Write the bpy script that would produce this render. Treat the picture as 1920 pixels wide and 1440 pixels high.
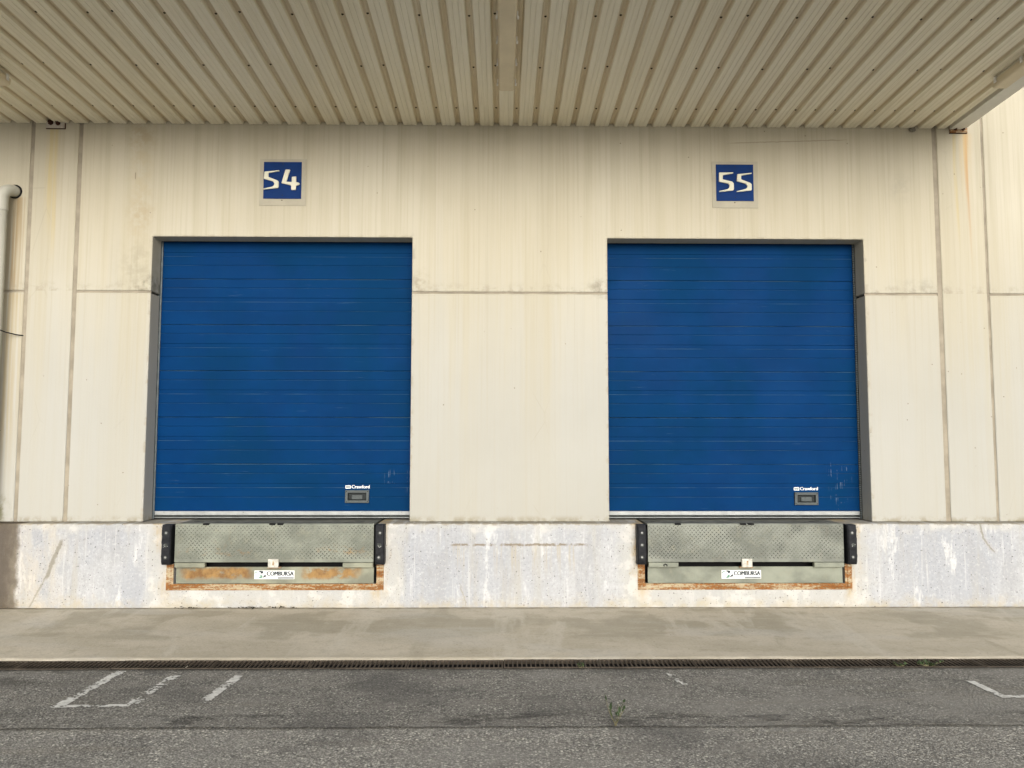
import bpy, bmesh, math, random
from mathutils import Vector, Matrix, noise as mnoise

for o in list(bpy.data.objects):
    bpy.data.objects.remove(o, do_unlink=True)
S = bpy.context.scene
COL = S.collection
rnd = random.Random(7)

# ------------------------------------------------------------------ camera
CAM_POS = Vector((0.0, -8.0556, 1.75))
PITCH, YAW, ROLL = math.atan(105 / 1450), -math.atan(18 / 1450), 0.0012
fwd = Vector((-math.sin(YAW) * math.cos(PITCH), math.cos(YAW) * math.cos(PITCH), math.sin(PITCH)))
rgt = Vector((math.cos(YAW), math.sin(YAW), 0))
upv = rgt.cross(fwd)
r2 = math.cos(ROLL) * rgt + math.sin(ROLL) * upv
u2 = -math.sin(ROLL) * rgt + math.cos(ROLL) * upv
cam = bpy.data.cameras.new('camera')
cam.sensor_width = 36.0
cam.sensor_fit = 'HORIZONTAL'
cam.lens = 36.0 * 1450 / 1920
cam.clip_start = 0.05
cam.clip_end = 500
camo = bpy.data.objects.new('camera', cam)
COL.objects.link(camo)
camo.matrix_world = Matrix(((r2.x, u2.x, -fwd.x, CAM_POS.x), (r2.y, u2.y, -fwd.y, CAM_POS.y),
                            (r2.z, u2.z, -fwd.z, CAM_POS.z), (0, 0, 0, 1)))
S.camera = camo
S.render.resolution_x, S.render.resolution_y = 1024, 768

# ------------------------------------------------------------------ light: bright overcast
SUN_EL, SUN_AZ = 14.0, 175.0          # azimuth clockwise from +Y: veiled low sun behind the camera, a little to the right
W = bpy.data.worlds.new('World')
S.world = W
W.use_nodes = True
wn = W.node_tree
wn.nodes.clear()
sky = wn.nodes.new('ShaderNodeTexSky')
sky.sky_type = 'NISHITA'
sky.sun_disc = False
sky.sun_elevation = math.radians(SUN_EL)
sky.sun_rotation = math.radians(SUN_AZ)
sky.air_density = 1.0
sky.dust_density = 4.0
sky.ozone_density = 1.0
hs = wn.nodes.new('ShaderNodeHueSaturation')       # cloud cover: a pale, nearly colourless sky
hs.inputs['Saturation'].default_value = 0.2
bg = wn.nodes.new('ShaderNodeBackground')
bg.inputs['Strength'].default_value = 0.15
wo = wn.nodes.new('ShaderNodeOutputWorld')
wn.links.new(sky.outputs[0], hs.inputs['Color'])
wn.links.new(hs.outputs[0], bg.inputs['Color'])
wn.links.new(bg.outputs[0], wo.inputs['Surface'])
sl = bpy.data.lights.new('sun', 'SUN')
sl.energy = 1.5
sl.angle = math.radians(40)
sl.color = (1.0, 0.96, 0.90)
so = bpy.data.objects.new('sun', sl)
COL.objects.link(so)
az, el = math.radians(SUN_AZ), math.radians(SUN_EL)
sdir = Vector((math.sin(az) * math.cos(el), math.cos(az) * math.cos(el), math.sin(el)))
so.rotation_euler = sdir.to_track_quat('Z', 'Y').to_euler()
S.view_settings.view_transform = 'Standard'
S.view_settings.look = 'None'
S.view_settings.gamma = 1.0
S.view_settings.use_curve_mapping = False
S.view_settings.exposure = 0.41
S.cycles.max_bounces = 7
S.cycles.diffuse_bounces = 5
S.cycles.glossy_bounces = 2

# ------------------------------------------------------------------ shader helper
class Mat:
    def __init__(self, name, rough=0.8, metal=0.0, spec=0.4):
        self.m = bpy.data.materials.new(name)
        self.m.use_nodes = True
        self.t = self.m.node_tree
        self.b = self.t.nodes['Principled BSDF']
        self.b.inputs['Roughness'].default_value = rough
        self.b.inputs['Metallic'].default_value = metal
        self.b.inputs['Specular IOR Level'].default_value = spec
        self._pos = None

    def n(self, kind):
        return self.t.nodes.new(kind)

    def put(self, sock, v):
        if isinstance(v, bpy.types.NodeSocket):
            self.t.links.new(v, sock)
        elif isinstance(v, (tuple, list)) and len(v) == 3 and sock.type == 'RGBA':
            sock.default_value = (*v, 1)
        else:
            sock.default_value = v

    def pos(self):
        if self._pos is None:
            self._pos = self.n('ShaderNodeNewGeometry').outputs['Position']
        return self._pos

    def objpos(self):
        return self.n('ShaderNodeTexCoord').outputs['Object']

    def xyz(self, v=None):
        s = self.n('ShaderNodeSeparateXYZ')
        self.put(s.inputs[0], v or self.pos())
        return s.outputs

    def scale(self, v, s, off=(0, 0, 0)):
        a = self.n('ShaderNodeVectorMath')
        a.operation = 'MULTIPLY_ADD'
        self.put(a.inputs[0], v)
        a.inputs[1].default_value = s
        a.inputs[2].default_value = off
        return a.outputs[0]

    def noise(self, s, detail=4, rough=0.55, v=None, dist=0.0, off=(0, 0, 0)):
        if not isinstance(s, tuple):
            s = (s, s, s)
        k = self.n('ShaderNodeTexNoise')
        k.inputs['Scale'].default_value = 1
        k.inputs['Detail'].default_value = detail
        k.inputs['Roughness'].default_value = rough
        k.inputs['Distortion'].default_value = dist
        self.put(k.inputs['Vector'], self.scale(v or self.pos(), s, off))
        return k.outputs[0]

    def voro(self, s, v=None, feature='F1', off=(0, 0, 0)):
        if not isinstance(s, tuple):
            s = (s, s, s)
        k = self.n('ShaderNodeTexVoronoi')
        k.feature = feature
        k.inputs['Scale'].default_value = 1
        self.put(k.inputs['Vector'], self.scale(v or self.pos(), s, off))
        return k.outputs

    def math(self, op, a, b=0.0, c=None, clamp=False):
        k = self.n('ShaderNodeMath')
        k.operation = op
        k.use_clamp = clamp
        self.put(k.inputs[0], a)
        self.put(k.inputs[1], b)
        if c is not None:
            self.put(k.inputs[2], c)
        return k.outputs[0]

    def mul(self, a, b): return self.math('MULTIPLY', a, b)
    def add(self, a, b): return self.math('ADD', a, b)
    def sub(self, a, b): return self.math('SUBTRACT', a, b)
    def mx(self, a, b): return self.math('MAXIMUM', a, b)

    def ss(self, x, e0, e1, t0=0.0, t1=1.0):
        k = self.n('ShaderNodeMapRange')
        k.interpolation_type = 'SMOOTHSTEP'
        self.put(k.inputs[0], x)
        if e0 <= e1:
            vals = (e0, e1, t0, t1)
        else:
            vals = (e1, e0, t1, t0)
        for i, q in enumerate(vals):
            k.inputs[1 + i].default_value = q
        return k.outputs[0]

    def band(self, x, a, b, soft):
        return self.mul(self.ss(x, a - soft, a + soft), self.ss(x, b + soft, b - soft))

    def near(self, x, c, w, soft=None):
        d = self.math('ABSOLUTE', self.sub(x, c))
        return self.ss(d, w + (soft or w * 0.6), max(0.0, w - (soft or w * 0.6)))

    def mix(self, f, a, b, blend='MIX'):
        k = self.n('ShaderNodeMix')
        k.data_type = 'RGBA'
        k.blend_type = blend
        self.put(k.inputs[0], f)
        self.put(k.inputs[6], a)
        self.put(k.inputs[7], b)
        return k.outputs[2]

    def color(self, v): self.put(self.b.inputs['Base Color'], v); return self
    def rough(self, v): self.put(self.b.inputs['Roughness'], v); return self

    def bump(self, h, dist=0.01, strength=1.0):
        k = self.n('ShaderNodeBump')
        k.inputs['Strength'].default_value = strength
        k.inputs['Distance'].default_value = dist
        self.put(k.inputs['Height'], h)
        self.t.links.new(k.outputs[0], self.b.inputs['Normal'])
        return self

def simple(name, col, rough=0.7, metal=0.0, var=0.25, scale=6.0, bump=0.0, dark=None):
    m = Mat(name, rough, metal, 0.2)
    a = m.noise(scale, 4, 0.6)
    d = dark or tuple(c * (1 - var) for c in col)
    m.color(m.mix(m.ss(a, 0.3, 0.7), d, col))
    if bump:
        m.bump(m.noise(scale * 8, 4, 0.6), bump)
    return m.m

D1, D2 = (-3.685, -0.955), (1.108, 3.838)      # door openings
# ---------------------------------------------------------------- wall paint
def wall_material():
    m = Mat('painted_precast_concrete', 0.82, 0, 0.25)
    o = m.xyz(); x, z = o[0], o[2]
    big = m.noise((0.55, 0.55, 0.4), 4, 0.55)
    st1 = m.noise((7, 3, 0.22), 4, 0.6)
    st2 = m.noise((34, 9, 0.5), 3, 0.6)
    st3 = m.noise((1.6, 1, 0.12), 3, 0.5, off=(3, 0, 7))
    grain = m.noise(70, 3, 0.6)
    # upper wall coloured yellower and lighter: bounce light under the canopy painted in
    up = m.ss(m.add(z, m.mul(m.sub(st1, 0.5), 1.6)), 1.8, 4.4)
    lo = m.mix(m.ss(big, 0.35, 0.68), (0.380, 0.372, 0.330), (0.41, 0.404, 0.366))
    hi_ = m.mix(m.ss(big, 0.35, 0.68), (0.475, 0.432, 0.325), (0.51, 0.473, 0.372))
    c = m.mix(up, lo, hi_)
    sk = m.ss(z, 1.2, 4.0, 0.35, 1.0)
    c = m.mix(m.mul(m.ss(st1, 0.42, 0.70), m.mul(sk, 0.42)), c, (0.37, 0.33, 0.225))
    c = m.mix(m.mul(m.ss(st2, 0.46, 0.70), m.mul(sk, 0.42)), c, (0.37, 0.33, 0.24))
    c = m.mix(m.mul(m.ss(st3, 0.50, 0.70), m.mul(sk, 0.42)), c, (0.395, 0.355, 0.255))
    c = m.mix(m.mul(m.ss(grain, 0.5, 0.75), 0.10), c, (0.42, 0.39, 0.32))
    rv = m.n('ShaderNodeObjectInfo').outputs['Random']
    c = m.mix(m.mul(rv, 0.22), c, (0.36, 0.345, 0.30))
    n9 = m.noise(9, 4, 0.65)
    wob = m.mul(m.sub(big, 0.5), 0.14)
    xw = m.add(x, wob)
    fw = m.mul(m.sub(m.noise(14, 3, 0.6), 0.5), 0.16)
    xf, zf = m.add(x, fw), m.add(z, m.mul(fw, 1.4))
    stn = m.ss(st2, 0.3, 0.6)
    def run(cx, w, zb, zt, col, k, fade=0.8, warp=xw):
        nonlocal c
        mk = m.mul(m.near(warp, cx, w, w), m.mul(m.ss(z, zb, zb + fade), m.ss(z, zt + 0.02, zt - 0.02)))
        mk = m.mul(m.mul(mk, stn), k)
        c = m.mix(mk, c, col)
    yel, brn, rus = (0.47, 0.38, 0.19), (0.30, 0.225, 0.125), (0.40, 0.20, 0.07)
    run(-4.80, 0.030, 3.7, 5.05, yel, 0.75)
    run(-4.745, 0.022, 3.4, 5.05, yel, 0.65)
    run(-4.69, 0.020, 3.9, 5.05, brn, 0.35)
    run(-5.125, 0.065, 3.0, 4.30, brn, 0.95, 0.5)
    run(-5.15, 0.14, 0.95, 3.27, (0.37, 0.30, 0.18), 0.75, 1.2)
    run(4.853, 0.014, 3.7, 5.05, yel, 0.9)
    run(4.985, 0.014, 3.4, 5.05, rus, 0.65, 1.3)
    run(4.975, 0.05, 4.2, 5.05, (0.55, 0.38, 0.17), 0.6)
    def blot(cx, cz, rx, rz, col, k):
        nonlocal c
        mk = m.mul(m.near(xf, cx, rx, rx), m.near(zf, cz, rz, rz))
        mk = m.mul(mk, m.mul(m.ss(n9, 0.35, 0.62), k))
        c = m.mix(mk, c, col)
    blot(-3.84, 5.0, 0.13, 0.16, brn, 0.4)
    blot(-3.83, 4.12, 0.10, 0.16, brn, 0.4)
    blot(-3.83, 4.55, 0.10, 0.6, (0.44, 0.37, 0.24), 0.5)
    blot(-3.83, 3.55, 0.16, 0.22, (0.20, 0.19, 0.13), 0.32)
    blot(-3.73, 3.36, 0.07, 0.06, (0.10, 0.10, 0.07), 0.7)
    blot(1.04, 3.36, 0.09, 0.07, (0.22, 0.20, 0.15), 0.9)
    blot(-0.88, 3.40, 0.07, 0.09, (0.26, 0.23, 0.17), 0.8)
    blot(4.42, 3.36, 0.25, 0.07, (0.26, 0.25, 0.20), 0.45)
    blot(4.25, 4.45, 0.10, 0.12, (0.36, 0.33, 0.26), 0.5)
    blot(-5.2, 1.0, 0.10, 0.14, (0.16, 0.15, 0.05), 0.9)
    # mildew that hangs in the horizontal joint and creeps up the paint above it
    jm = m.mul(m.ss(z, 3.30, 3.306), m.ss(z, 3.43, 3.305))
    jm = m.mul(m.mul(jm, m.ss(n9, 0.46, 0.66)), 0.5)
    c = m.mix(jm, c, (0.26, 0.23, 0.165))
    # splash dirt along the foot of the wall
    ft = m.mul(m.ss(z, 0.99, 0.91), m.ss(n9, 0.40, 0.62))
    c = m.mix(m.mul(ft, 0.8), c, (0.25, 0.225, 0.155))
    # chipped arrises beside the door openings
    n6 = m.noise((6, 3, 7), 3, 0.6)
    face = m.ss(o[1], 0.02, 0.012)
    e = None
    for xe in (-3.69, -0.945, 1.10, 3.85):
        q = m.near(m.add(x, m.mul(fw, 0.35)), xe, 0.018, 0.014)
        e = q if e is None else m.mx(e, q)
    e = m.mul(m.mul(e, m.ss(n6, 0.52, 0.60)), m.ss(z, 3.95, 3.85))
    c = m.mix(m.mul(m.mul(e, face), 0.75), c, (0.34, 0.31, 0.245))
    dx = m.mx(m.band(x, D1[0], D1[1], 0.02), m.band(x, D2[0], D2[1], 0.02))
    e = m.mul(m.near(m.add(z, m.mul(fw, 0.3)), 3.893, 0.012, 0.012), m.ss(n6, 0.50, 0.60))
    c = m.mix(m.mul(m.mul(m.mul(e, dx), face), 0.7), c, (0.38, 0.34, 0.25))
    # pock marks, scuffs and hairline scratches
    pk = m.voro(7.0)
    pv = m.xyz(pk[1])
    pits = m.mul(m.ss(pk[0], 0.055, 0.035), m.ss(pv[0], 0.60, 0.62))
    c = m.mix(m.mul(pits, 0.7), c, (0.16, 0.14, 0.10))
    sc = m.voro((3.2, 3.2, 1.1), v=m.scale(m.pos(), (1, 1, 1)), feature='DISTANCE_TO_EDGE', off=(5, 1, 2))
    scr = m.mul(m.ss(sc[0], 0.012, 0.004), m.ss(st3, 0.60, 0.68))
    c = m.mix(m.mul(scr, 0.22), c, (0.30, 0.28, 0.22))
    # hairline crack above door 55 and a crack mark above door 54
    cz = m.add(4.93, m.mul(m.sub(x, 2.5), 0.035))
    dz = m.math('ABSOLUTE', m.sub(m.add(z, m.mul(fw, 0.15)), cz))
    crk = m.mul(m.ss(dz, 0.008, 0.003), m.band(x, 2.45, 3.65, 0.1))
    c = m.mix(m.mul(crk, 0.55), c, (0.25, 0.22, 0.16))
    vl = m.mul(m.ss(m.math('ABSOLUTE', m.sub(x, -3.889)), 0.007, 0.003), m.band(z, 4.50, 4.57, 0.01))
    c = m.mix(m.mul(vl, 0.7), c, (0.20, 0.16, 0.11))
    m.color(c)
    h = m.add(m.mul(grain, 0.35), m.add(m.mul(st2, 0.8), m.mul(pits, -1.5)))
    m.bump(h, 0.006, 0.55)
    return m.m

def dock_material():
    m = Mat('peeling_white_dock_paint', 0.85, 0, 0.25)
    o = m.xyz(); x, z = o[0], o[2]
    a = m.noise((1.1, 1, 0.6), 4, 0.6)
    b = m.noise((4.2, 1, 1.3), 5, 0.68, off=(4, 2, 1))
    st = m.noise((9, 2, 0.7), 5, 0.65)
    st2 = m.noise((26, 2, 1.1), 4, 0.65, off=(1, 5, 3))
    c = m.mix(m.ss(a, 0.38, 0.62), (0.355, 0.368, 0.39), (0.425, 0.430, 0.435))
    c = m.mix(m.ss(b, 0.55, 0.62), c, (0.53, 0.535, 0.53))
    c = m.mix(m.mul(m.ss(b, 0.46, 0.38), 0.5), c, (0.32, 0.325, 0.33))
    fg = m.noise(38, 4, 0.7, off=(3, 3, 9))
    c = m.mix(m.mul(m.ss(fg, 0.48, 0.70), 0.45), c, (0.30, 0.30, 0.29))
    c = m.mix(m.mul(m.ss(fg, 0.46, 0.32), 0.35), c, (0.60, 0.605, 0.60))
    c = m.mix(m.mul(m.ss(st, 0.50, 0.70), 0.6), c, (0.37, 0.355, 0.31))
    c = m.mix(m.mul(m.ss(st2, 0.55, 0.72), 0.45), c, (0.33, 0.335, 0.345))
    c = m.mix(m.mul(m.ss(st2, 0.42, 0.30), 0.4), c, (0.58, 0.58, 0.57))
    fw = m.mul(m.sub(m.noise(5, 5, 0.65), 0.5), 0.34)
    ff = m.mul(m.sub(m.noise(18, 4, 0.65), 0.5), 0.12)
    xf, zf = m.add(x, m.add(fw, ff)), m.add(z, m.add(fw, ff))
    # bare concrete: a strip below the top arris, around the leveller pits, and at the foot
    bare = m.ss(zf, 0.80, 0.93)
    for cx in (-2.28, 2.46):
        d = m.math('ABSOLUTE', m.sub(xf, cx))
        bare = m.mx(bare, m.mul(m.ss(d, 1.33, 1.19), 0.9))
    c = m.mix(m.mul(bare, 0.75), c, (0.44, 0.432, 0.40))
    hi = m.mul(m.ss(m.noise(4.2, 5, 0.6, off=(7, 7, 7)), 0.50, 0.58), bare)
    c = m.mix(m.mul(hi, 0.6), c, (0.58, 0.57, 0.53))
    ft = m.mul(m.ss(zf, 0.20, 0.06), m.ss(m.noise(6, 5, 0.65), 0.35, 0.62))
    c = m.mix(m.mul(ft, 0.75), c, (0.42, 0.37, 0.27))
    tp = m.mul(m.ss(m.add(z, m.mul(ff, 0.5)), 0.885, 0.905), m.ss(m.noise((12, 2, 3), 4, 0.6), 0.36, 0.52))
    c = m.mix(m.mul(tp, 0.8), c, (0.28, 0.25, 0.19))
    # brown wet stain under the downpipe at the far left
    ds = m.ss(m.add(x, m.mul(m.add(fw, ff), 0.35)), -4.81, -4.88)
    c = m.mix(m.mul(ds, 0.9), c, (0.075, 0.055, 0.033))
    ds2 = m.mul(m.near(xf, -4.62, 0.20, 0.2), m.ss(b, 0.38, 0.58))
    c = m.mix(m.mul(ds2, 0.5), c, (0.52, 0.45, 0.33))
    # cracks
    def crack(x0, z0, x1, z1, w, k):
        nonlocal c
        t = (x1 - x0) / (z1 - z0)
        cx = m.add(x0, m.mul(m.sub(z, z0), t))
        d = m.math('ABSOLUTE', m.sub(m.add(x, m.mul(ff, 0.5)), cx))
        mk = m.mul(m.ss(d, w * 1.6, w * 0.6), m.band(z, min(z0, z1), max(z0, z1), 0.02))
        c = m.mix(m.mul(mk, k), c, (0.16, 0.15, 0.12))
        halo = m.mul(m.ss(d, w * 5, w * 1.2), m.band(z, min(z0, z1), max(z0, z1), 0.04))
        c = m.mix(m.mul(halo, 0.3), c, (0.42, 0.39, 0.32))
    crack(-4.42, 0.74, -4.56, 0.36, 0.019, 0.85)
    crack(-4.56, 0.38, -4.71, 0.08, 0.009, 0.6)
    crack(4.87, 0.90, 4.90, 0.76, 0.009, 0.8)
    crack(4.90, 0.76, 5.0, 0.62, 0.009, 0.7)
    crack(-0.42, 0.30, -0.36, 0.08, 0.004, 0.5)
    # rusty construction seam with weeping stains in the middle bay
    sz = m.math('ABSOLUTE', m.sub(m.add(z, m.mul(ff, 0.35)), 0.695))
    sm = m.mul(m.mul(m.ss(sz, 0.016, 0.006), m.band(x, -0.52, 0.86, 0.05)), m.ss(m.noise((8, 1, 4), 4, 0.6), 0.42, 0.54))
    c = m.mix(m.mul(sm, 0.85), c, (0.20, 0.165, 0.11))
    wp = m.mul(m.mul(m.band(x, -0.5, 0.85, 0.08), m.mul(m.ss(z, 0.28, 0.62), m.ss(z, 0.70, 0.685))), m.ss(st2, 0.50, 0.62))
    c = m.mix(m.mul(wp, 0.6), c, (0.40, 0.36, 0.28))
    # rust bleeding below the pit frames
    for cx in (-1.23, -3.36, 1.41, 3.55):
        r = m.mul(m.near(xf, cx, 0.06, 0.06), m.ss(z, 0.06, 0.30))
        c = m.mix(m.mul(m.mul(r, m.ss(st, 0.35, 0.6)), 0.7), c, (0.42, 0.30, 0.13))
    # air holes in the cast face
    p1 = m.voro(26.0); q1 = m.xyz(p1[1])
    pt = m.mul(m.ss(p1[0], 0.17, 0.10), m.ss(q1[0], 0.66, 0.68))
    p2 = m.voro(55.0, off=(3, 3, 3)); q2 = m.xyz(p2[1])
    pt = m.mx(pt, m.mul(m.mul(m.ss(p2[0], 0.22, 0.14), m.ss(q2[0], 0.70, 0.72)), 0.8))
    pt = m.mul(pt, m.ss(m.noise(1.9, 3, 0.5, off=(2, 8, 4)), 0.32, 0.46))
    c = m.mix(m.mul(pt, 0.85), c, (0.10, 0.095, 0.085))
    m.color(c)
    h = m.add(m.mul(b, 0.5), m.add(m.mul(m.noise(60, 4, 0.65), 0.5), m.mul(pt, -1.2)))
    m.bump(h, 0.012, 0.6)
    return m.m

def apron_material():
    m = Mat('trowelled_concrete', 0.85, 0, 0.25)
    o = m.xyz(); x, y = o[0], o[1]
    sk = m.n('ShaderNodeCombineXYZ')
    m.put(sk.inputs[0], m.add(x, m.mul(y, 0.9)))
    m.put(sk.inputs[1], y)
    v = sk.outputs[0]
    a = m.noise((1.0, 2.2, 1), 5, 0.55, v=v)
    b = m.noise((0.5, 1.2, 1), 3, 0.5, v=v, off=(6, 2, 0))
    f = m.noise(45, 4, 0.65)
    c = m.mix(m.ss(a, 0.36, 0.66), (0.43, 0.39, 0.31), (0.51, 0.465, 0.38))
    sw = m.noise((2.1, 0.42, 1), 5, 0.6, off=(3, 8, 0), dist=0.6)       # broom and tyre sweeps running out from the dock
    bx = m.noise((1.35, 1.9, 1), 3, 0.45, off=(11, 3, 0))
    damp = m.mul(m.ss(m.add(m.mul(bx, 0.7), m.mul(m.sub(1.0, sw), 0.3)), 0.48, 0.545), m.band(m.add(y, m.mul(m.sub(a, 0.5), 0.3)), -1.18, -0.26, 0.06))
    c = m.mix(m.mul(damp, 0.65), c, (0.315, 0.288, 0.22))
    c = m.mix(m.mul(m.ss(sw, 0.54, 0.64), 0.6), c, (0.54, 0.505, 0.43))
    c = m.mix(m.mul(m.ss(sw, 0.40, 0.30), 0.5), c, (0.33, 0.30, 0.23))
    c = m.mix(m.mul(m.ss(b, 0.53, 0.63), 0.5), c, (0.49, 0.47, 0.425))
    wp = m.noise((1.5, 11, 1), 5, 0.6, off=(1, 9, 0))
    c = m.mix(m.mul(m.ss(wp, 0.52, 0.70), 0.35), c, (0.52, 0.47, 0.375))
    c = m.mix(m.mul(m.ss(f, 0.46, 0.72), 0.30), c, (0.24, 0.215, 0.17))
    md = m.noise((7, 9, 1), 5, 0.65, off=(2, 2, 5))
    c = m.mix(m.mul(m.ss(md, 0.50, 0.70), 0.35), c, (0.29, 0.26, 0.20))
    c = m.mix(m.mul(m.ss(md, 0.44, 0.30), 0.30), c, (0.52, 0.485, 0.41))
    eg = m.mul(m.ss(y, -1.62, -1.72), m.ss(m.noise((5, 20, 1), 5, 0.6), 0.35, 0.6))
    c = m.mix(m.mul(eg, 0.5), c, (0.25, 0.22, 0.165))
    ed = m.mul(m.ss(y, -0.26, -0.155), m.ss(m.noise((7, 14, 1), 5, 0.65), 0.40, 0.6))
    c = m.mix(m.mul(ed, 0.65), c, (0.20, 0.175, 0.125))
    sp = m.voro(16.0); sv = m.xyz(sp[1])
    c = m.mix(m.mul(m.mul(m.ss(sp[0], 0.12, 0.06), m.ss(sv[0], 0.85, 0.87)), 0.7), c, (0.13, 0.115, 0.09))
    m.color(c)
    m.bump(m.add(f, m.mul(m.noise(9, 4, 0.6), 0.8)), 0.005, 0.6)
    m.rough(m.ss(damp, 0, 1, 0.88, 0.72))
    return m.m

def asphalt_material(name, dark):
    m = Mat(name, 0.9, 0, 0.3)
    o = m.xyz(); x, y = o[0], o[1]
    v1 = m.voro(85.0); s1 = m.xyz(v1[1])
    v2 = m.voro(170.0, off=(3, 1, 2)); s2 = m.xyz(v2[1])
    v3 = m.voro(48.0, off=(7, 5, 1)); s3 = m.xyz(v3[1])
    big = m.noise((0.7, 0.9, 1), 4, 0.55)
    med = m.noise((3.2, 4.5, 1), 5, 0.6, off=(4, 4, 0))
    k = dark
    c = m.mix(s1[0], (0.053 * k, 0.052 * k, 0.049 * k), (0.20 * k, 0.196 * k, 0.18 * k))
    c = m.mix(m.mul(m.ss(s2[0], 0.55, 1.0), 0.55), c, (0.22 * k, 0.21 * k, 0.185 * k))
    c = m.mix(m.mul(m.ss(v1[0], 0.30, 0.62), 0.6), c, (0.04 * k, 0.038 * k, 0.034 * k))
    c = m.mix(m.mul(m.mul(m.ss(s3[0], 0.74, 0.78), m.ss(v3[0], 0.42, 0.30)), 0.7), c, (0.31 * k, 0.30 * k, 0.27 * k))
    c = m.mix(m.mul(m.mul(m.ss(s3[1], 0.72, 0.76), m.ss(v3[0], 0.50, 0.36)), 0.65), c, (0.03 * k, 0.029 * k, 0.028 * k))
    wl = m.mul(m.ss(s3[2], 0.94, 0.945), m.ss(v3[0], 0.34, 0.24))
    c = m.mix(m.mul(wl, 0.8), c, (0.62, 0.60, 0.54))
    c = m.mix(m.mul(m.ss(med, 0.48, 0.66), 0.45), c, (0.27, 0.26, 0.235))
    c = m.mix(m.mul(m.ss(big, 0.48, 0.32), 0.6), c, (0.095, 0.093, 0.09))
    c = m.mix(m.mul(m.ss(med, 0.44, 0.30), 0.4), c, (0.085, 0.083, 0.08))
    c = m.mix(m.mul(m.ss(big, 0.50, 0.66), 0.45), c, (0.31, 0.302, 0.28))
    tr = m.noise((0.5, 7, 1), 4, 0.6, off=(8, 1, 0))
    c = m.mix(m.mul(m.ss(tr, 0.55, 0.70), 0.28), c, (0.22, 0.20, 0.16))
    # oily ravelled patches along the cold joint
    fw = m.mul(m.sub(m.noise(4, 4, 0.65), 0.5), 0.35)
    yj = m.add(y, m.mul(fw, 0.5))
    hol = m.mul(m.band(yj, -3.30, -3.02, 0.08), m.ss(m.noise((1.7, 5, 1), 5, 0.7, off=(2, 7, 0)), 0.52, 0.62))
    c = m.mix(m.mul(hol, 0.55), c, (0.022, 0.021, 0.019))
    h2 = m.mul(m.mul(m.ss(x, -2.6, -3.6), m.band(yj, -2.4, -2.0, 0.08)), m.ss(med, 0.45, 0.58))
    c = m.mix(m.mul(h2, 0.6), c, (0.045, 0.042, 0.038))
    dr = m.mul(m.ss(y, -2.10, -1.98), m.ss(m.noise((4, 10, 1), 4, 0.6), 0.35, 0.6))
    c = m.mix(m.mul(dr, 0.5), c, (0.06, 0.055, 0.045))
    m.color(c)
    h = m.add(m.mul(v1[0], -0.7), m.add(m.mul(s1[0], 0.5), m.add(m.mul(m.noise(30, 4, 0.6), 0.6), m.mul(hol, -0.8))))
    m.bump(h, 0.010, 0.9)
    return m.m

def door_material():
    m = Mat('blue_coated_steel', 0.5, 0, 0.04)
    o = m.xyz(); x, z = o[0], o[2]
    du = m.noise((1.4, 1, 2.5), 4, 0.6)
    st = m.noise((18, 1, 0.6), 4, 0.65)
    c = m.mix(m.ss(du, 0.35, 0.65), (0.0, 0.0255, 0.097), (0.0, 0.0305, 0.114))
    c = m.mix(m.mul(m.ss(st, 0.50, 0.75), 0.15), c, (0.003, 0.04, 0.10))
    film = m.noise((1.1, 1, 0.9), 4, 0.6, off=(3, 5, 8))
    c = m.mix(m.mul(m.ss(film, 0.40, 0.66), 0.45), c, (0.002, 0.030, 0.072))
    # chalky rub marks near the lower right corner of each door
    rub = None
    for cx, z0, z1 in ((-1.13, 1.20, 1.42), (3.62, 1.02, 1.50)):
        q = m.mul(m.near(x, cx, 0.10, 0.06), m.mul(m.band(z, z0, z1, 0.03), m.ss(m.noise((70, 1, 2.0), 4, 0.7), 0.54, 0.60)))
        q = m.mul(q, m.ss(m.noise((6, 1, 11), 3, 0.6, off=(cx, 0, 0)), 0.52, 0.58))
        rub = q if rub is None else m.mx(rub, q)
    c = m.mix(m.mul(rub, 0.42), c, (0.25, 0.32, 0.42))
    scf = m.mul(m.ss(m.noise((3, 1, 60), 3, 0.6), 0.66, 0.72), m.ss(m.noise((2, 1, 2), 3, 0.5, off=(5, 5, 5)), 0.52, 0.62))
    c = m.mix(m.mul(scf, 0.35), c, (0.06, 0.12, 0.20))
    # paler blue on the upward-facing lips of the ribs
    nz = m.xyz(m.n('ShaderNodeNewGeometry').outputs['Normal'])[2]
    c = m.mix(m.mul(m.ss(nz, 0.25, 0.6), m.ss(m.noise((2.2, 1, 5), 4, 0.6), 0.36, 0.66, 0.10, 0.70)), c, (0.06, 0.118, 0.165))
    m.color(c)
    m.rough(m.ss(film, 0.3, 0.7, 0.5, 0.7))
    m.bump(m.add(m.noise((1.6, 1, 4.0), 3, 0.5), m.mul(m.noise(160, 2, 0.5), 0.02)), 0.012, 0.6)
    return m.m

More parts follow.
